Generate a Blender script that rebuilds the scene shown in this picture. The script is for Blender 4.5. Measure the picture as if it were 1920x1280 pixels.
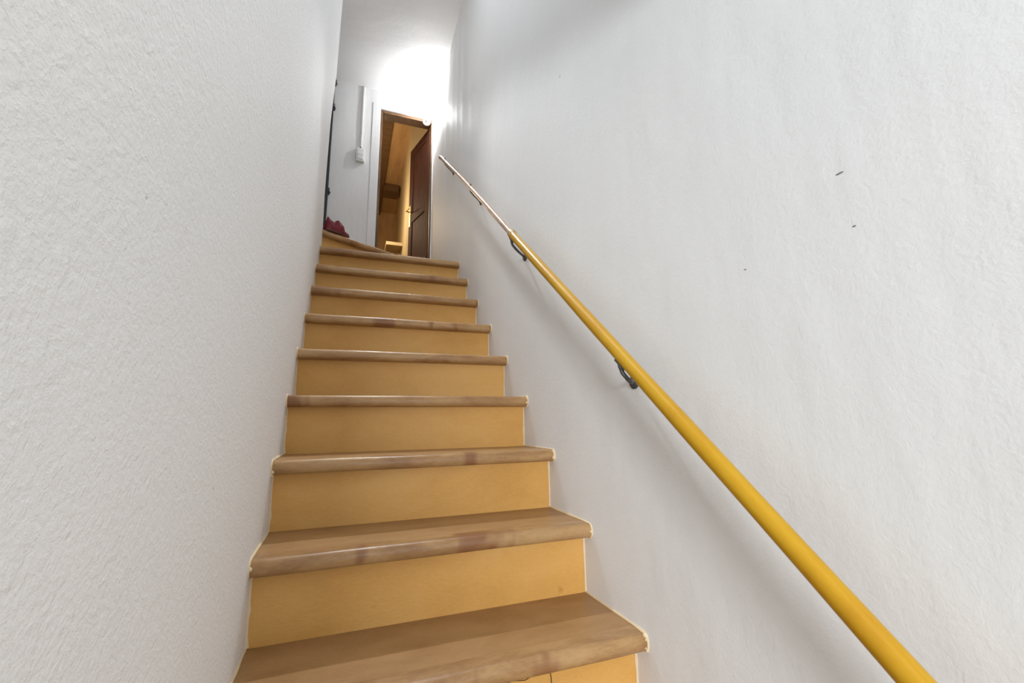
import bpy, math, random
from mathutils import Vector, Matrix, noise
random.seed(7)
sc = bpy.context.scene
for o in list(bpy.data.objects): bpy.data.objects.remove(o)
COL = sc.collection

# ------------------------------------------------------------------ camera
F_PX = 811.69
yaw, pit, rol = 0.355357, 0.179819, -0.013908
fw = Vector((math.sin(yaw)*math.cos(pit), math.cos(yaw)*math.cos(pit), math.sin(pit)))
rt = Vector((math.cos(yaw), -math.sin(yaw), 0)); up = rt.cross(fw)
c_, s_ = math.cos(rol), math.sin(rol)
r2 = c_*rt + s_*up; u2 = -s_*rt + c_*up
cam_d = bpy.data.cameras.new('camera'); cam = bpy.data.objects.new('camera', cam_d); COL.objects.link(cam)
cam_d.sensor_width = 36; cam_d.lens = F_PX/1920*36; cam_d.clip_start = 0.01
M = Matrix((r2, u2, -fw)).transposed().to_4x4(); M.translation = Vector((0.2969, -0.9551, 0.50427))
cam.matrix_world = M
sc.camera = cam

# ------------------------------------------------------------------ world, light, exposure
w = bpy.data.worlds.new('world'); sc.world = w; w.use_nodes = True
w.node_tree.nodes['Background'].inputs[0].default_value = (0.9, 0.93, 1, 1)
w.node_tree.nodes['Background'].inputs[1].default_value = 0.3
vs = sc.view_settings; vs.view_transform = 'Standard'; vs.look = 'None'; vs.gamma = 1; vs.exposure = 0.12
try: vs.use_curve_mapping = False
except Exception: pass
def area(name, loc, tgt, size, power, color, sy=None):
    l = bpy.data.lights.new(name, 'AREA'); l.energy = power; l.color = color; l.size = size
    if sy: l.shape = 'RECTANGLE'; l.size_y = sy
    o = bpy.data.objects.new(name, l); COL.objects.link(o); o.location = loc
    o.rotation_euler = (Vector(tgt)-Vector(loc)).to_track_quat('-Z', 'Y').to_euler()
    return o
area('hall_light', (-0.45, -4.2, 0.75), (0.55, 0.2, 0.85), 0.9, 142, (0.925, 0.975, 1.0), 0.40)
area('added_stairwell_fill', (0.48, 0.30, 3.68), (0.48, 0.31, 0), 0.40, 10.5, (0.93, 0.965, 1.0), 1.6)  # added fill without a fitting, evens out brightness along the stairwell
def spot(name, loc, tgt, power, color, deg, r):
    l = bpy.data.lights.new(name, 'SPOT'); l.energy = power; l.color = color; l.spot_size = math.radians(deg); l.spot_blend = 1; l.shadow_soft_size = r
    o = bpy.data.objects.new(name, l); COL.objects.link(o); o.location = loc
    o.rotation_euler = (Vector(tgt)-Vector(loc)).to_track_quat('-Z', 'Y').to_euler(); return o
spot('added_stair_spot', (0.50, 1.98, 3.66), (0.54, 0.25, 0.35), 190, (0.94, 0.975, 1.0), 38, 0.05)  # added spot without a fitting, helps the bulb cast nosing shadows on treads
def point(name, loc, power, color, r=0.05):
    l = bpy.data.lights.new(name, 'POINT'); l.energy = power; l.color = color; l.shadow_soft_size = r
    o = bpy.data.objects.new(name, l); COL.objects.link(o); o.location = loc; return o
point('room_light', (0.22, 4.3, 3.05), 26, (1.0, 0.80, 0.50), 0.08)
BULB_EMIT = 340

# ------------------------------------------------------------------ materials
def new_mat(name):
    m = bpy.data.materials.new(name); m.use_nodes = True
    nt = m.node_tree; b = nt.nodes['Principled BSDF']; return m, nt, b
def N(nt, t, **kw):
    n = nt.nodes.new(t)
    for k, v in kw.items(): setattr(n, k, v)
    return n
def plain(name, col, rough=0.5, metal=0.0, spec=0.5):
    m, nt, b = new_mat(name)
    b.inputs['Base Color'].default_value = (*col, 1); b.inputs['Roughness'].default_value = rough
    b.inputs['Metallic'].default_value = metal; b.inputs['Specular IOR Level'].default_value = spec
    return m
def ramp(nt, fac, stops):
    r = N(nt, 'ShaderNodeValToRGB'); e = r.color_ramp.elements
    while len(e) > 1: e.remove(e[0])
    e[0].position = stops[0][0]; e[0].color = (*stops[0][1], 1)
    for p, c in stops[1:]:
        x = e.new(p); x.color = (*c, 1)
    nt.links.new(fac, r.inputs[0]); return r.outputs[0]
def noise_tex(nt, scale, detail=4, rough=0.5, stretch=(1, 1, 1), rot=(0, 0, 0), dist=0):
    tc = N(nt, 'ShaderNodeTexCoord'); mp = N(nt, 'ShaderNodeMapping')
    mp.inputs['Scale'].default_value = stretch; mp.inputs['Rotation'].default_value = rot
    nt.links.new(tc.outputs['Object'], mp.inputs[0])
    n = N(nt, 'ShaderNodeTexNoise'); n.inputs['Scale'].default_value = scale
    n.inputs['Detail'].default_value = detail; n.inputs['Roughness'].default_value = rough
    n.inputs['Distortion'].default_value = dist
    nt.links.new(mp.outputs[0], n.inputs['Vector']); return n.outputs['Fac']
def bump(nt, b, layers):
    prev = None
    for h, dist, st in layers:
        bn = N(nt, 'ShaderNodeBump'); bn.inputs['Strength'].default_value = st; bn.inputs['Distance'].default_value = dist
        nt.links.new(h, bn.inputs['Height'])
        if prev is not None: nt.links.new(prev, bn.inputs['Normal'])
        prev = bn.outputs[0]
    nt.links.new(prev, b.inputs['Normal'])
def plaster(name, c0, c1, fine=0.002, wave=0.004, wavestretch=(1, 1, .35), stip=95):
    m, nt, b = new_mat(name)
    n1 = noise_tex(nt, 2.2, 4, .55)
    col = ramp(nt, n1, [(0.3, c0), (0.7, c1)])
    nt.links.new(col, b.inputs['Base Color'])
    b.inputs['Roughness'].default_value = 0.62; b.inputs['Specular IOR Level'].default_value = 0.3
    f1 = noise_tex(nt, stip, 3, .6); f2 = noise_tex(nt, stip*.33, 3, .6, dist=.6); f3 = noise_tex(nt, 5.5, 3, .5, wavestretch)
    bump(nt, b, [(f3, wave*5, 1.0), (f2, fine*1.2, 1.0), (f1, fine, 1.0)])
    return m
M_wallR = plaster('painted_plaster', (.78, .785, .79), (.81, .81, .81), fine=.00045, wave=.0012, stip=160)
M_wallL = plaster('stippled_plaster', (.88, .89, .895), (.90, .91, .91), fine=.0013, wave=.0005, stip=165)
M_back = plaster('landing_plaster', (.76, .765, .77), (.81, .81, .81), fine=.0006, wave=.0015)
M_ceil = plaster('ceiling_plaster', (.77, .77, .77), (.81, .81, .81), fine=.0007, wave=.002, wavestretch=(.35, 1, 1))
def wood(name, stops, stretch=(1, 8, 8), scale=3.0, rough=0.45, bmp=.0006, rot=(0, 0, 0), spots=None):
    m, nt, b = new_mat(name)
    n = noise_tex(nt, scale, 6, .6, stretch, rot, dist=.3); n2 = noise_tex(nt, 60, 3, .6, stretch, rot)
    mix = N(nt, 'ShaderNodeMath', operation='MULTIPLY_ADD'); mix.inputs[1].default_value = .25; 
    nt.links.new(n2, mix.inputs[0]); nt.links.new(n, mix.inputs[2])
    col = ramp(nt, mix.outputs[0], stops)
    if spots:
        n3 = noise_tex(nt, spots[0], 3, .6, spots[1]); mx = N(nt, 'ShaderNodeMix', data_type='RGBA')
        fr = ramp(nt, n3, [(spots[3], (0, 0, 0)), (spots[4], (1, 1, 1))])
        nt.links.new(fr, mx.inputs['Factor']); nt.links.new(col, mx.inputs[6]); mx.inputs[7].default_value = (*spots[2], 1)
        col = mx.outputs[2]
    nt.links.new(col, b.inputs['Base Color']); b.inputs['Roughness'].default_value = rough
    b.inputs['Specular IOR Level'].default_value = 0.4
    bump(nt, b, [(n2, bmp, 1.0)])
    return m
M_riser = wood('ochre_painted_riser', [(.35, (.56, .285, .062)), (.6, (.64, .345, .090)), (.85, (.69, .40, .125))], (1, 1, 2.2), 2.6, .5,
               spots=(16, (1, 1, 1), (.40, .17, .035), .70, .82))
M_tread = wood('worn_brown_tread', [(.35, (.29, .148, .054)), (.6, (.36, .20, .082)), (.85, (.42, .24, .105))], (1.2, 2.2, 1), 5, .42)
M_nose = wood('worn_nosing', [(.40, (.25, .125, .055)), (.55, (.33, .18, .075)), (.68, (.42, .25, .11)), (.85, (.47, .31, .15))], (1.0, 3.0, 3.0), 4.5, .32,
              spots=(5, (1, .4, .4), (.25, .115, .05), .55, .61))
M_caulk = plain('cream_filler', (.78, .62, .40), .6)
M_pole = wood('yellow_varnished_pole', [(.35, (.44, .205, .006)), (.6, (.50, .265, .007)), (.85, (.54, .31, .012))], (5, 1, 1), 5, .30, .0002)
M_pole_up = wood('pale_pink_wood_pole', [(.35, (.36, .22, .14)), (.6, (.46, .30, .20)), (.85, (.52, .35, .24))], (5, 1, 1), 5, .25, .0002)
M_collar = plain('brass_ferrule', (.55, .40, .22), .25, .9)
M_iron = plain('grey_iron', (.10, .105, .115), .45, .7)
M_white = plain('white_plastic', (.80, .80, .79), .35)
M_grey = plain('shadow_gap', (.08, .08, .08), .8)
M_dark = wood('dark_brown_door', [(.35, (.055, .018, .010)), (.6, (.085, .030, .016)), (.85, (.12, .045, .025))], (7, 7, 1), 4, .7)
M_dark.node_tree.nodes['Principled BSDF'].inputs['Specular IOR Level'].default_value = .15
M_frame = wood('dark_frame_wood', [(.35, (.07, .035, .016)), (.6, (.12, .06, .028)), (.85, (.16, .085, .04))], (7, 7, 1), 4, .5)
M_brass = plain('polished_brass', (.70, .45, .17), .5, 1.0)
M_black = plain('black_metal', (.022, .024, .028), .45, .3)
M_cream = plain('cream_paint', (.62, .50, .30), .6)
M_creambox = plain('cream_board', (.66, .54, .34), .6)
M_creamside = plain('tan_board', (.42, .32, .18), .6)
M_tan = wood('tan_board_ceiling', [(.35, (.36, .21, .09)), (.6, (.46, .28, .13)), (.85, (.54, .34, .16))], (4, .6, 1), 3, .6)
M_beam = wood('dark_beam_wood', [(.35, (.09, .05, .02)), (.85, (.15, .085, .04))], (1, 5, 5), 4, .6)
M_floor = wood('floor_boards', [(.35, (.20, .12, .06)), (.85, (.32, .20, .11))], (1, 8, 1), 3, .5)
M_red = wood('red_fabric', [(.35, (.10, .004, .010)), (.6, (.15, .008, .016)), (.85, (.21, .025, .03))], (1, 1, 1), 30, .7, .001)
M_redin = plain('dark_red_lining', (.07, .004, .006), .9)
M_sole = plain('slipper_sole', (.10, .04, .03), .8)
M_nick = plain('nick', (.22, .21, .20), .9)
M_smudge = plain('smudge', (.60, .60, .60), .9)
M_blob = plain('crack', (.10, .045, .015), .9)
mb, nt, b = new_mat('lit_bulb'); b.inputs['Base Color'].default_value = (1, 1, 1, 1)
b.inputs['Emission Color'].default_value = (.97, .985, 1, 1); b.inputs['Emission Strength'].default_value = BULB_EMIT

# ------------------------------------------------------------------ mesh helpers
class MB:
    def __init__(s): s.v = []; s.f = []
    def box(s, x0, x1, y0, y1, z0, z1):
        n = len(s.v)
        s.v += [(x, y, z) for z in (z0, z1) for y in (y0, y1) for x in (x0, x1)]
        for q in ((0,2,3,1),(4,5,7,6),(0,1,5,4),(2,6,7,3),(0,4,6,2),(1,3,7,5)): s.f.append(tuple(n+i for i in q))
        return s
    def loft(s, rings, closed=True, caps=True):
        n = len(s.v); m = len(rings[0])
        for r in rings: s.v += [tuple(p) for p in r]
        for i in range(len(rings)-1):
            for j in range(m if closed else m-1):
                a = n+i*m+j; b_ = n+i*m+(j+1) % m
                s.f.append((a, b_, b_+m, a+m))
        if caps:
            s.f.append(tuple(n+j for j in range(m))[::-1]); s.f.append(tuple(n+(len(rings)-1)*m+j for j in range(m)))
        return s
    def tube(s, pts, rad, seg=14, caps=True):
        pts = [Vector(p) for p in pts]; rings = []
        if not hasattr(rad, '__len__'): rad = [rad]*len(pts)
        t0 = (pts[1]-pts[0]).normalized(); ref = Vector((0, 0, 1)) if abs(t0.z) < .9 else Vector((1, 0, 0))
        nrm = t0.cross(ref).normalized()
        for i, p in enumerate(pts):
            t = ((pts[min(i+1, len(pts)-1)]-pts[max(i-1, 0)])).normalized()
            nrm = (nrm - t*nrm.dot(t)).normalized(); bn = t.cross(nrm)
            rings.append([p+rad[i]*(math.cos(a)*nrm+math.sin(a)*bn) for a in [2*math.pi*k/seg for k in range(seg)]])
        return s.loft(rings, True, caps)
    def sphere(s, c, r, seg=20, rings=12, sq=(1, 1, 1)):
        rs = []
        for i in range(rings+1):
            a = math.pi*i/rings; rr = max(math.sin(a), 1e-3)
            rs.append([(c[0]+sq[0]*r*rr*math.cos(2*math.pi*k/seg), c[1]+sq[1]*r*rr*math.sin(2*math.pi*k/seg), c[2]-sq[2]*r*math.cos(a)) for k in range(seg)])
        return s.loft(rs)
    def prism(s, poly, z0, z1):
        return s.loft([[(x, y, z0) for x, y in poly], [(x, y, z1) for x, y in poly]])
    def build(s, name, mat, parent=None, smooth=False, bevel=0, loc=None):
        me = bpy.data.meshes.new(name); me.from_pydata([tuple(v) for v in s.v], [], s.f)
        o = bpy.data.objects.new(name, me); COL.objects.link(o); me.materials.append(mat)
        import bmesh
        bm = bmesh.new(); bm.from_mesh(me); bmesh.ops.recalc_face_normals(bm, faces=bm.faces); bm.to_mesh(me); bm.free()
        if smooth:
            me.polygons.foreach_set('use_smooth', [True]*len(me.polygons))
            try: me.set_sharp_from_angle(angle=math.radians(40))
            except Exception: pass
        if bevel:
            bv = o.modifiers.new('bevel', 'BEVEL'); bv.width = bevel; bv.segments = 2; bv.limit_method = 'ANGLE'
        if parent: o.parent = parent; o.matrix_parent_inverse = parent.matrix_world.inverted()
        return o
def thing(name, label, cat, loc=(0, 0, 0)):
    o = bpy.data.objects.new(name, None); COL.objects.link(o); o.location = loc; o.empty_display_size = .05
    bpy.context.view_layer.update()
    o['label'] = label; o['category'] = cat; return o
def struct(o, label=None, cat=None):
    o['kind'] = 'structure'
    if label: o['label'] = label
    if cat: o['category'] = cat
    return o
def sstep(t): t = min(1, max(0, t)); return t*t*(3-2*t)
def interp(x, tab):
    if x <= tab[0][0]: return tab[0][1]
    for (a, va), (b_, vb) in zip(tab, tab[1:]):
        if x <= b_: return va+(vb-va)*(x-a)/(b_-a)
    return tab[-1][1]

# ------------------------------------------------------------------ setting
Z0, ZC = -0.6, 3.71; RUN, RISE = 0.2325, 0.2
XTAB = [(1.8, .058), (2.085, .054), (2.33, .057), (2.63, .062), (3.03, .080), (3.35, .083), (3.71, .088)]
def xl(y, z):
    base = .1045-.0211*y
    e = interp(z, XTAB)-.060
    und = .004*noise.noise(Vector((y*1.6, z*1.1, 3.3)))
    return base + e*sstep((y-.5)/1.4) + und*sstep((z-1)/1.0+.3)
def xr(y, z):
    base = .9842-.0121*y
    und = .004*noise.noise(Vector((y*1.9, z*.9, 9.1)))+.0016*noise.noise(Vector((y*6, z*1.6, 5)))
    amt = sstep((y+.2)/1.5)
    und2 = .0045*noise.noise(Vector((y*7.5, z*.8+y, 2)))*sstep((y-1.0)/1.0)*sstep((z-2.0)/.8)
    return base + und*amt + und2 + .085*sstep((z-3.0)/.75)*sstep((y-2.1)/.9)
def zs(a, b_, n): return [a+(b_-a)*i/n for i in range(n+1)]
YE = 2.12; YH = -1.7; YK = -5.0
# left wall: front face, rounded corner, then the landing side
rings = []
for z in zs(Z0, ZC, 70):
    r = .035
    ring = [(xl(y, z), y, z) for y in zs(YH, YE-r, 90)]
    xe = xl(YE-r, z)
    ring += [(xe-r+r*math.cos(a), YE-r+r*math.sin(a), z) for a in [math.pi/2*k/6 for k in range(1, 7)]]
    ring += [(-1.3, YE, z), (-1.3, YE-.12, z), (-.10, YE-.12, z), (-.10, YH, z)]
    rings.append(ring)
struct(MB().loft(rings).build('wall_left', M_wallL, smooth=True), 'white stippled plaster wall along the left side of the stairs', 'wall')
rings = []
for z in zs(Z0, ZC, 80):
    rings.append([(xr(y, z), y, z) for y in zs(YK, 0, 60)[:-1]+zs(0, 3.0, 150)]+[(1.25, 3.0, z), (1.25, YK, z)])
struct(MB().loft(rings).build('wall_right', M_wallR, smooth=True), 'white plaster wall behind the yellow handrail', 'wall')
wr_ = bpy.data.objects['wall_right']; wl_ = bpy.data.objects['wall_left']
for y, z, l, t in [(-.556, .874, .0065, .0016), (-.564, .783, .003, .0014), (-.372, .780, .0025, .0014), (.323, 1.786, .007, .006)]:
    MB().sphere((xr(y, z), y, z), 1, 10, 6, (.0006, l, t)).build('plaster_nick', M_nick if l < .0068 else M_smudge, wr_, smooth=True)
for y, z, l in [(-.155, .409, .003), (-.504, .706, .0018)]:
    MB().sphere((xl(y, z), y, z), 1, 10, 6, (.0006, l, l*.8)).build('plaster_nick', M_smudge, wl_, smooth=True)
# back wall at the landing with the door opening
DX0, DX1, DZ0, DZ1 = .432, .938, 1.8, 3.515
YB = 3.0
bw = MB()
bw.box(-1.3, DX0, YB, YB+.12, 1.5, ZC).box(DX0, 1.25, YB, YB+.12, DZ1, ZC).box(DX1, 1.25, YB, YB+.12, 1.5, DZ1).box(DX0, DX1, YB, YB+.12, 1.5, DZ0)
struct(bw.build('wall_back', M_back), 'white plaster end wall of the landing around the open door', 'wall')
struct(MB().box(-1.42, -1.3, YE-.12, YB+.12, 1.5, ZC).build('wall_landing', M_back))
struct(MB().box(-1.42, 1.25, -.62, YB+.12, ZC, ZC+.1).build('ceiling', M_ceil), 'white plaster ceiling over the landing and stairs', 'ceiling')
# lower hall: floor, low ceiling whose edge hangs over the foot of the stairs, back
struct(MB().box(-2.5, 1.25, YK, 3.1, Z0-.1, Z0).build('floor', M_floor))
struct(MB().box(-2.5, 1.25, YK, -.50, 3.0, 3.12).build('ceiling', M_ceil))
hd = MB(); P_ = [(1.0, 1.41), (1.25, 1.41), (1.25, ZC+.1), (-.1, ZC+.1), (-.1, 2.50), (.09, 2.31)]
hd.loft([[(x, -.62, z) for x, z in P_], [(x, -.50, z) for x, z in P_]])  # unseen header, slanted edge shaped to throw its shadow on the right wall
struct(hd.build('wall_header', M_wallR))
struct(MB().box(-2.6, 1.25, YK-.1, YK, Z0, 3.0).build('wall_hall_far', M_wallR))
struct(MB().box(-2.6, -2.5, YK, YH, Z0, 3.0).build('wall_hall_left', M_wallR))
struct(MB().box(-2.5, -.1, YH-.1, YH, Z0, 3.0).build('wall_hall_front', M_wallR))
# room beyond the door
ZR = 4.2
struct(MB().prism([(.86, YB+.12), (1.25, YB+.12), (1.25, 6.6), (.905, 6.6), (.83, 4.0), (.955, 3.62), (.955, YB+.12)][1:], 1.7, ZR+.02).build('wall_room_right', M_cream), 'cream wall seen through the open door', 'wall')
struct(MB().box(-.6, 1.25, 6.6, 6.7, 1.7, ZR).build('wall_room_far', M_tan))
struct(MB().box(-.7, -.6, YB+.12, 6.7, 1.7, ZR).build('wall_room_left', M_tan))
struct(MB().box(-.7, 1.25, YB+.12, 6.7, ZR, ZR+.1).build('ceiling', M_tan), 'tan boarded ceiling seen through the open door', 'ceiling')
struct(MB().box(-.7, 1.25, YB, 6.7, 1.7, 1.8).build('floor', M_floor))
struct(MB().box(-.6, .615, YB+.12, 6.6, ZR-.06, ZR).build('trim_1', M_beam), 'darker board along the ceiling behind the open door', 'trim')

# door frame and leaf (door_1)
d1 = bpy.data.objects.new('door_1', None); COL.objects.link(d1); d1.location = (DX1, YB, DZ0); bpy.context.view_layer.update()
struct(d1, 'dark brown wooden door standing open at the top of the stairs', 'door')
J = .022
MB().box(DX0, DX0+J, YB+.01, YB+.12, DZ0, DZ1).build('jamb', M_frame, d1, bevel=.002)
MB().box(DX1-.012, DX1, YB+.01, YB+.12, DZ0, DZ1).build('jamb', M_frame, d1, bevel=.002)
MB().box(DX0+J, DX1-.012, YB+.01, YB+.12, DZ1-.028, DZ1).build('door_head', M_frame, d1, bevel=.002)
hx, hy = .928, 3.075; ex, ey = .797, 3.56
dv = Vector((ex-hx, ey-hy, 0)); Lw = dv.length; dv.normalize(); nv = Vector((-dv.y, dv.x, 0))
if nv.x > 0: nv = -nv          # nv faces the stair side
def leafbox(m, a0, a1, n0, n1, z0, z1):
    o = Vector((hx, hy, 0)); n = len(m.v)
    for z in (z0, z1):
        for nn in (n0, n1):
            for a in (a0, a1):
                p = o+dv*a+nv*nn; m.v.append((p.x, p.y, z))
    for q in ((0,2,3,1),(4,5,7,6),(0,1,5,4),(2,6,7,3),(0,4,6,2),(1,3,7,5)): m.f.append(tuple(n+i for i in q))
    return m
lz0, lz1 = DZ0+.006, DZ1-.032
leaf = leafbox(MB(), 0, Lw, -.030, 0, lz0, lz1).build('door_leaf', M_dark, d1, bevel=.003)
fr = MB()
for a0, a1, z0, z1 in [(0, .085, lz0, lz1), (Lw-.085, Lw, lz0, lz1), (.085, Lw-.085, lz1-.10, lz1), (.085, Lw-.085, lz0, lz0+.18), (.085, Lw-.085, 2.60, 2.70)]:
    leafbox(fr, a0, a1, 0, .008, z0, z1)
fr.build('door_rail', M_dark, leaf, bevel=.003)
hz = 2.74
leafbox(MB(), Lw-.052, Lw-.016, .008, .012, hz-.17, hz+.07).build('handle_plate', M_brass, leaf, bevel=.001)
def LP(a, n, z): p = Vector((hx, hy, 0))+dv*a+nv*n; return (p.x, p.y, z)
MB().tube([LP(Lw-.034, .010, hz), LP(Lw-.034, .045, hz), LP(Lw-.040, .055, hz), LP(Lw-.09, .058, hz-.004), LP(Lw-.13, .056, hz-.014)], .0065).build('handle', M_brass, leaf, smooth=True)
# lever on the room side, seen past the leaf's free edge
MB().tube([LP(Lw-.034, -.030, hz+.01), LP(Lw-.030, -.065, hz+.012), LP(Lw+.006, -.07, hz+.008), LP(Lw+.03, -.068, hz-.055), LP(Lw+.0, -.066, hz-.07)], .005).build('handle', M_brass, leaf, smooth=True)
leafbox(MB(), Lw, Lw+.002, -.026, -.004, hz-.16, hz+.05).build('latch_plate', M_brass, leaf)
for z in (2.0, 3.3):
    MB().tube([(hx+.004, hy-.012, z), (hx+.004, hy-.012, z+.08)], .006).build('hinge', M_iron, d1, smooth=True)
# plastered surround
su = MB()
su.box(DX0-.075, DX0, YB-.005, YB+.001, 1.8, DZ1+.055).box(DX0, DX1+.02, YB-.005, YB+.001, DZ1, DZ1+.055)
struct(su.build('trim_2', M_back, bevel=.006), 'white plastered band around the dark door', 'trim')

# black door at the far left of the landing
d2 = bpy.data.objects.new('door_2', None); COL.objects.link(d2); d2.location = (-.7, YB, 2.0); bpy.context.view_layer.update()
struct(d2, 'black door edge seen past the end of the left wall', 'door')
MB().box(-.70, -.035, YB-.03, YB, 2.0, ZC-.005).build('door_leaf', M_black, d2, bevel=.003)
MB().box(-.035, .010, YB-.045, YB, 2.17, ZC-.02).build('door_frame', M_black, d2, bevel=.003)
for z in (3.66, 3.40, 2.55):
    MB().tube([(.012, YB-.03, z-.03), (.012, YB-.03, z+.03)], .012).sphere((.018, YB-.032, z-.01), .014, 10, 8).build('hinge', M_black, d2, smooth=True)

# ------------------------------------------------------------------ staircase
st = thing('staircase', 'narrow steep wooden staircase with ochre risers and worn brown treads climbing between two white walls', 'staircase', (.54, -.47, Z0))
RAD = .021; TH = .040
def nose_y(k): return k*RUN
def rise_y(k): return k*RUN+.052
def nosing_rings(P0, P1, z, seed, n=44):
    """rounded nosing lofted from P0 to P1 (2-D), front to the right-hand perpendicular"""
    P0 = Vector(P0); P1 = Vector(P1); t = (P1-P0).normalized(); f = Vector((t.y, -t.x))
    out = []
    for i in range(n+1):
        u = i/n; P = P0.lerp(P1, u); L = (P1-P0).length
        e = min(u, 1-u)*L
        sh = 1-.10*math.exp(-(e/.012)**2)
        dn = .0022*noise.noise(Vector((u*6, seed*3.1, 0)))+.0009*noise.noise(Vector((u*26, seed, 2)))
        dz = .0015*noise.noise(Vector((u*4, seed*1.7, 5)))
        prof = [(-.055, 0)]
        for k in range(0, 11):
            a = math.pi/2-math.pi*k/10
            prof.append((-.017+(.017+dn)*max(0, math.cos(a))**.85*sh + 0.0, -TH/2+TH/2*math.copysign(abs(math.sin(a))**.9, math.sin(a))*sh+dz))
        prof.append((-.055, -TH))
        out.append([(P.x+f.x*d, P.y+f.y*d, z+h) for d, h in prof])
    return out
def XL(y, z=None): return xl(y, 1.0 if z is None else z)
def XR(y, z=None): return xr(y, 1.0 if z is None else z)
for k in range(-2, 9):
    z = k*RISE; y0 = nose_y(k); y1 = rise_y(k+1)+.004
    a = (XL(y0, z)-.003, y0); b_ = (XR(y0, z)+.003, y0)
    if k < 8:
        td = MB().prism([(XL(y0)-.003, y0+.050), (XR(y0)+.003, y0+.050), (XR(y1)+.003, y1), (XL(y1)-.003, y1)], z-.036, z-.0004)
    else:
        td = MB().prism([(XL(y0)-.003, y0+.050), (XR(y0)+.003, y0+.050), (XR(2.6)+.003, 2.66), (.058, 2.13)], z-.036, z-.0004)
    t = td.build('tread', M_tread, st)
    MB().loft(nosing_rings(a, b_, z, k+3)).build('nosing', M_nose, t, smooth=True)
    yr = rise_y(k)
    MB().box(XL(yr)-.002, XR(yr)+.002, yr, yr+.018, z-RISE-.0004, z-.030).build('riser', M_riser, st)
# winder: ninth tread fans out from the end of the left wall
A = Vector((.046, 2.055)); Bp = Vector((.955, 2.60)); t9 = (Bp-A).normalized(); f9 = Vector((t9.y, -t9.x))
A1 = A-f9*.05; B1 = Bp-f9*.05
td = MB().prism([(A1.x, A1.y), (B1.x, B1.y), (.955, 2.999), (-1.28, 2.999), (-1.28, YE+.003), (.0, YE+.003), (.03, YE-.005)], 1.8-.036, 1.8-.0004).build('tread', M_tread, st)
MB().loft(nosing_rings(A, Bp, 1.8, 17)).build('nosing', M_nose, td, smooth=True)
A2 = A-f9*.045; B2 = Bp-f9*.045; A3 = A2-f9*.018; B3 = B2-f9*.018
MB().prism([tuple(A2), tuple(B2), tuple(B3), tuple(A3)], 1.6, 1.77).build('riser', M_riser, st)
td = MB().box(-1.28, -.20, YE+.004, 2.95, 1.965, 2.0).build('tread', M_tread, st)
MB().box(-.26, -.242, YE+.004, 2.95, 1.8, 1.965).build('riser', M_riser, st)
# cream filler lines where the steps meet the walls
for side in (0, 1):
    for k in range(-2, 9):
        pts = []; rad = []
        z = k*RISE; X = (lambda y: XR(y, z)) if side else (lambda y: XL(y, z)); sg = -1 if side else 1
        yr = rise_y(k); yn = nose_y(k)
        raw = []
        for q in range(9): raw.append((yr-.001, z-RISE+.003+(RISE-TH-.003)*q/8))
        raw += [(yr-.02, z-TH-.001), (yn+.017, z-TH-.001)]
        for a in range(1, 8):
            an = -math.pi/2+math.pi*a/8; raw.append((yn+.017-.018*math.cos(an), z-TH/2+(TH/2+.001)*math.sin(an)))
        yend = rise_y(k+1) if k < 8 else (2.1 if side == 0 else 2.6)
        for q in range(1, 9): raw.append((yn+.02+(yend-yn-.02)*q/8, z+.001))
        for i, (y, zz) in enumerate(raw):
            nn = noise.noise(Vector((y*19, zz*17, side*7+k)))
            pts.append((X(y)+sg*.0005, y, zz)); rad.append(.0034+.0022*nn+(.0025 if random.random() < .08 else 0))
        o = MB().tube(pts, rad, 7).build('filler_line', M_caulk, st, smooth=True)
        if k == -2: o['label'] = 'cream filler line between step and wall'
    # lumps of filler on the nosing ends near the camera
    for k in range(0, 5 if side else 3):
        m = MB(); y0 = nose_y(k); z = k*RISE
        for q in range(7 if k == 0 else 3):
            m.sphere((X(y0)-(.001+.006*random.random() if side else -.001-.004*random.random()), y0+.002+.010*random.random(), z-.030+.028*random.random()), .0035+.0025*random.random(), 8, 6, (1.2, .8+.4*random.random(), .8+.9*random.random()))
        m.build('filler_lump', M_caulk, st, smooth=True)
# split and bare patch on the riser below the lowest visible tread
yr = rise_y(0)
ck = MB().tube([(.748, yr-.0005, -.044), (.750, yr-.0006, -.056), (.7535, yr-.0006, -.068), (.7545, yr-.0006, -.09), (.752, yr-.0006, -.125)], [.0009, .0013, .0012, .0014, .0006], 5)
ck.build('crack', M_blob, st)
ck = MB().tube([(.748, yr-.0005, -.048), (.72, yr-.0006, -.056), (.69, yr-.0006, -.064), (.66, yr-.0006, -.060), (.60, yr-.0006, -.070)], [.0004, .0006, .0009, .0006, .0003], 5)
ck.build('crack', M_blob, st)

# ------------------------------------------------------------------ handrail
hr = thing('handrail', 'yellow round wooden handrail on grey iron brackets running up the right wall', 'handrail', (.98, .7, 1.2))
def rx(y): return .901-.012*y
lo = [(rx(y), y, .722+.86*y) for y in zs(-1.05, .632, 24)]
o = MB().tube(lo, [.0172+.0004*math.sin(i*1.3) for i in range(25)], 24).build('lower_pole', M_pole, hr, smooth=True); o['label'] = 'yellow varnished lower pole'
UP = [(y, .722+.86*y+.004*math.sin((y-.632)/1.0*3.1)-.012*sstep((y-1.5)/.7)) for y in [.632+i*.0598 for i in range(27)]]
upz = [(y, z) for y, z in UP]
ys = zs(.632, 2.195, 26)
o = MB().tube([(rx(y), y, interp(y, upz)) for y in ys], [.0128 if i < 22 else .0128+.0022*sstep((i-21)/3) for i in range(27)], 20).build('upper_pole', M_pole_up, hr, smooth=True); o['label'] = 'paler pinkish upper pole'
d = Vector((0, 1, .86)).normalized(); c = Vector((rx(.635), .635, 1.269))
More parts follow.
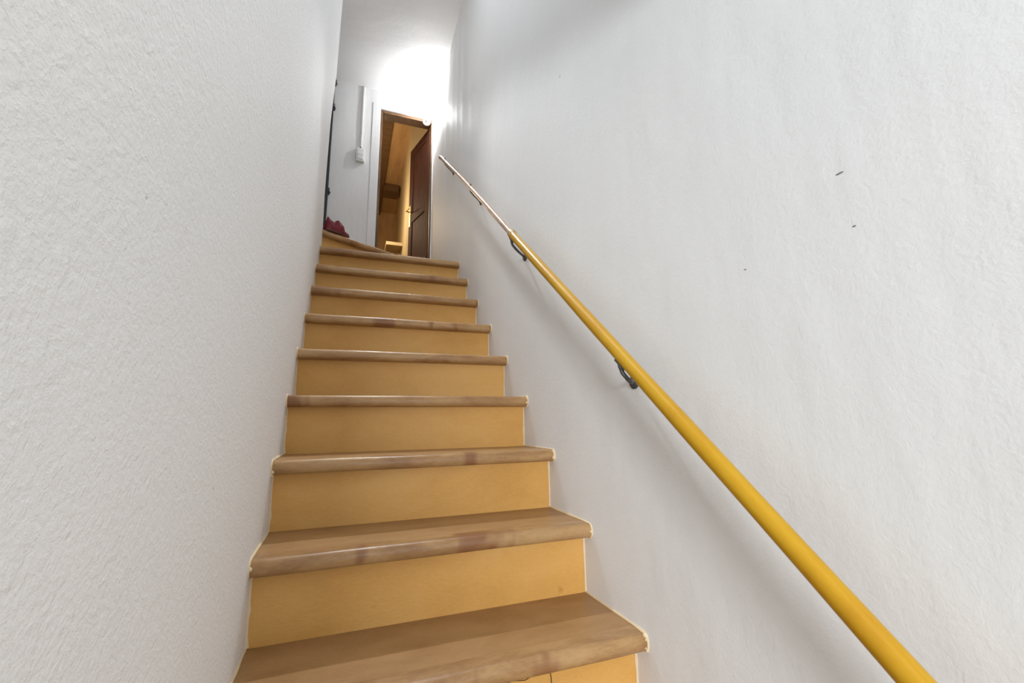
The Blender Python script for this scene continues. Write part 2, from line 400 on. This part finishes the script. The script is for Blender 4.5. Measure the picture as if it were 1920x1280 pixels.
MB().tube([c-d*.020, c-d*.018, c+d*.002, c+d*.012, c+d*.016, c+d*.022], [.0172, .0182, .0182, .0172, .0168, .013], 24).build('collar', M_collar, hr, smooth=True)
for i, (dy, dz) in enumerate([(0, 0), (.705, .602), (1.352, 1.185), (2.085, 1.801)]):
    x0 = rx(-.07+dy); xw = xr(-.012+dy, .597+dz)
    ctrl = [(x0, -.066+dy, .668+dz), (x0-.004, -.072+dy, .648+dz), (x0-.006, -.080+dy, .628+dz), (x0-.004, -.087+dy, .610+dz), (x0+.006, -.090+dy, .597+dz), (x0+.022, -.080+dy, .590+dz), (x0+.045, -.052+dy, .593+dz), (xw-.012, -.018+dy, .597+dz), (xw-.002, -.012+dy, .597+dz)]
    br = MB().tube(ctrl, .0052, 12).build('bracket', M_iron, hr, smooth=True)
    cy, cz = -.012+dy, .597+dz
    MB().tube([(xw+.001, cy, cz), (xw-.004, cy, cz), (xw-.008, cy, cz), (xw-.011, cy, cz)], [.018, .018, .014, .007], 20).build('wall_plate', M_iron, br, smooth=True)
    # saddle plate under the pole
    yb = -.090+dy; zb = .722+.86*yb if i < 2 else interp(yb, upz); rr = .0175 if i < 2 else .0132
    if i == 1: rr = .0175
    cc = Vector((x0, yb, zb)); nn = Vector((0, d.z, -d.y))
    rings = []
    for s in (-.018, -.015, .015, .018):
        ring = []
        for R_ in (rr+.0032, rr-.001):
            rng = range(-4, 5) if R_ > rr else range(4, -5, -1)
            for q in rng:
                an = q*.17; ring.append(cc+d*s+R_*(nn*math.cos(an)+Vector((1, 0, 0))*math.sin(an)))
        rings.append(ring)
    MB().loft(rings).build('saddle', M_iron, br)

# ------------------------------------------------------------------ landing things
sw = thing('light_switch', 'white double rocker light switch below a thin white conduit on the end wall', 'light switch', (.266, YB, 2.975))
MB().box(.229, .303, YB-.026, YB, 2.905, 3.042).build('switch_box', M_white, sw, bevel=.004)
for z0 in (2.925, 2.972):
    MB().box(.241, .291, YB-.031, YB-.024, z0, z0+.040).build('rocker', M_white, sw, bevel=.002)
MB().box(.241, .291, YB-.028, YB-.0255, 3.018, 3.030).build('switch_label_slot', M_white, sw)
MB().tube([(.266, YB-.018, 3.040), (.266, YB-.018, 3.052)], .007, 10).build('cable_entry', M_grey, sw)
cd = MB().box(.262, .278, YB-.014, YB, 3.052, ZC-.004).build('conduit', M_white, bevel=.003)
cd['label'] = 'thin white cable conduit rising from the light switch to the ceiling'; cd['category'] = 'conduit'

bx, by, bz = .875, 2.80, 3.476
lamp = thing('wall_lamp', 'bare glowing white bulb in a wall holder above the open door', 'lamp', (bx, YB, bz))
MB().tube([(bx, YB, bz), (bx, YB-.012, bz), (bx, YB-.018, bz)], [.038, .038, .030], 24).build('base', M_white, lamp, smooth=True)
MB().tube([(bx, YB-.016, bz), (bx, YB-.142, bz), (bx, YB-.146, bz)], [.019, .019, .016], 20).build('socket', M_white, lamp, smooth=True)
prof = [(-.012, .012), (0, .014), (.012, .020), (.026, .030), (.042, .036), (.058, .034), (.070, .024), (.077, .010), (.0785, .001)]
MB().tube([(bx, YB-.142-p, bz) for p, r in prof], [r for p, r in prof], 24).build('bulb', mb, lamp, smooth=True)

bxn = thing('box', 'small cream box fixed low on the cream wall beyond the open door', 'box', (.84, 4.8, 2.87))
xa = .637
MB().box(xa, .852, 4.80, 4.812, 2.868, 2.912).build('front_board', M_creambox, bxn)
MB().box(xa, xa+.012, 4.812, 5.10, 2.862, 2.912).build('side_board', M_creambox, bxn)
MB().box(xa+.012, .852, 4.812, 5.10, 2.872, 2.90).build('bottom_board', M_creamside, bxn)
bm_ = MB().box(.615, .845, 5.58, 5.83, 4.08, 4.2).build('ceiling_beam', M_beam)
struct(bm_, 'short dark beam across the ceiling beyond the open door', 'beam'); bm_.name = 'trim_3'

# red slippers on the winder tread
def slipper(loc, rz, label, crumple, seed, sc_=1.0, open_toe=False):
    root = thing('slipper', label, 'slipper', loc); root['group'] = 'red slippers on the landing'
    L, W, H = .20*sc_, .075*sc_, .085*sc_
    ca, sa = math.cos(rz), math.sin(rz)
    def T(p): return (loc[0]+ca*p[0]-sa*p[1], loc[1]+sa*p[0]+ca*p[1], loc[2]+p[2])
    def outline(u): # half-width along the length, heel u=0, toe u=1
        return W/2*(.72+.28*math.sin(math.pi*min(1, u*1.1)**.8))*(1-max(0, (u-.82)/.18)**2*.75)*(1-max(0, (.08-u)/.08)**2*.5)
    ring = [(u*L, outline(u)) for u in [i/16 for i in range(17)]]
    poly = ring+[(x, -y) for x, y in ring[::-1]]
    MB().loft([[T((x, y, 0)) for x, y in poly], [T((x*1.0, y*1.04, .006)) for x, y in poly], [T((x, y, .013)) for x, y in poly]]).build('sole', M_sole, root, smooth=True)
    rings = []
    for i in range(25):
        u = i/24; x = u*L; hw = outline(u)*1.02
        h = H*(crumple(u)); r = []
        for j in range(17):
            a = math.pi*j/16
            nz = noise.noise(Vector((u*7+seed, a*2.2, seed)))+.5*noise.noise(Vector((u*17+seed, a*5, seed)))
            rr = 1+.22*nz
            r.append(T((x, hw*math.cos(a)*rr, .012+h*max(0, math.sin(a))**.8*rr)))
        rings.append(r)
    up_ = MB().loft(rings, closed=True, caps=True).build('upper', M_red, root, smooth=True)
    if open_toe:
        m = MB(); rr = []
        for i in range(7):
            u = .80+.17*i/6; hw = outline(u)*.9
            rr.append([T((u*L, hw*math.cos(math.pi*(.12+.76*j/8)), .010+(H*crumple(u)*.45)*math.sin(math.pi*(.12+.76*j/8))-.002)) for j in range(9)])
    return root
rz9 = math.atan2(t9.y, t9.x)
def cr1(u): return max(.12, .98*sstep(u/.05)*(1-sstep((u-.60)/.14))+.10*math.exp(-((u-.10)/.08)**2)-.22*math.exp(-((u-.30)/.07)**2)+.16*math.exp(-((u-.46)/.06)**2)+.34*(1-sstep((u-.90)/.1))*sstep((u-.55)/.15))
def cr2(u): return max(.10, .80*math.exp(-((u-.2)/.22)**2)+.45*math.exp(-((u-.60)/.18)**2)+.34*math.exp(-((u-.86)/.12)**2))
slipper((.072, 2.093, 1.8), rz9+.10, 'crumpled red slipper lying at the edge of the winder step beside the left wall', cr1, 1.3, .96)
slipper((.035, 2.150, 1.8), rz9+.30, 'red slipper behind the crumpled one, further from the step edge', cr2, 4.1, .80)
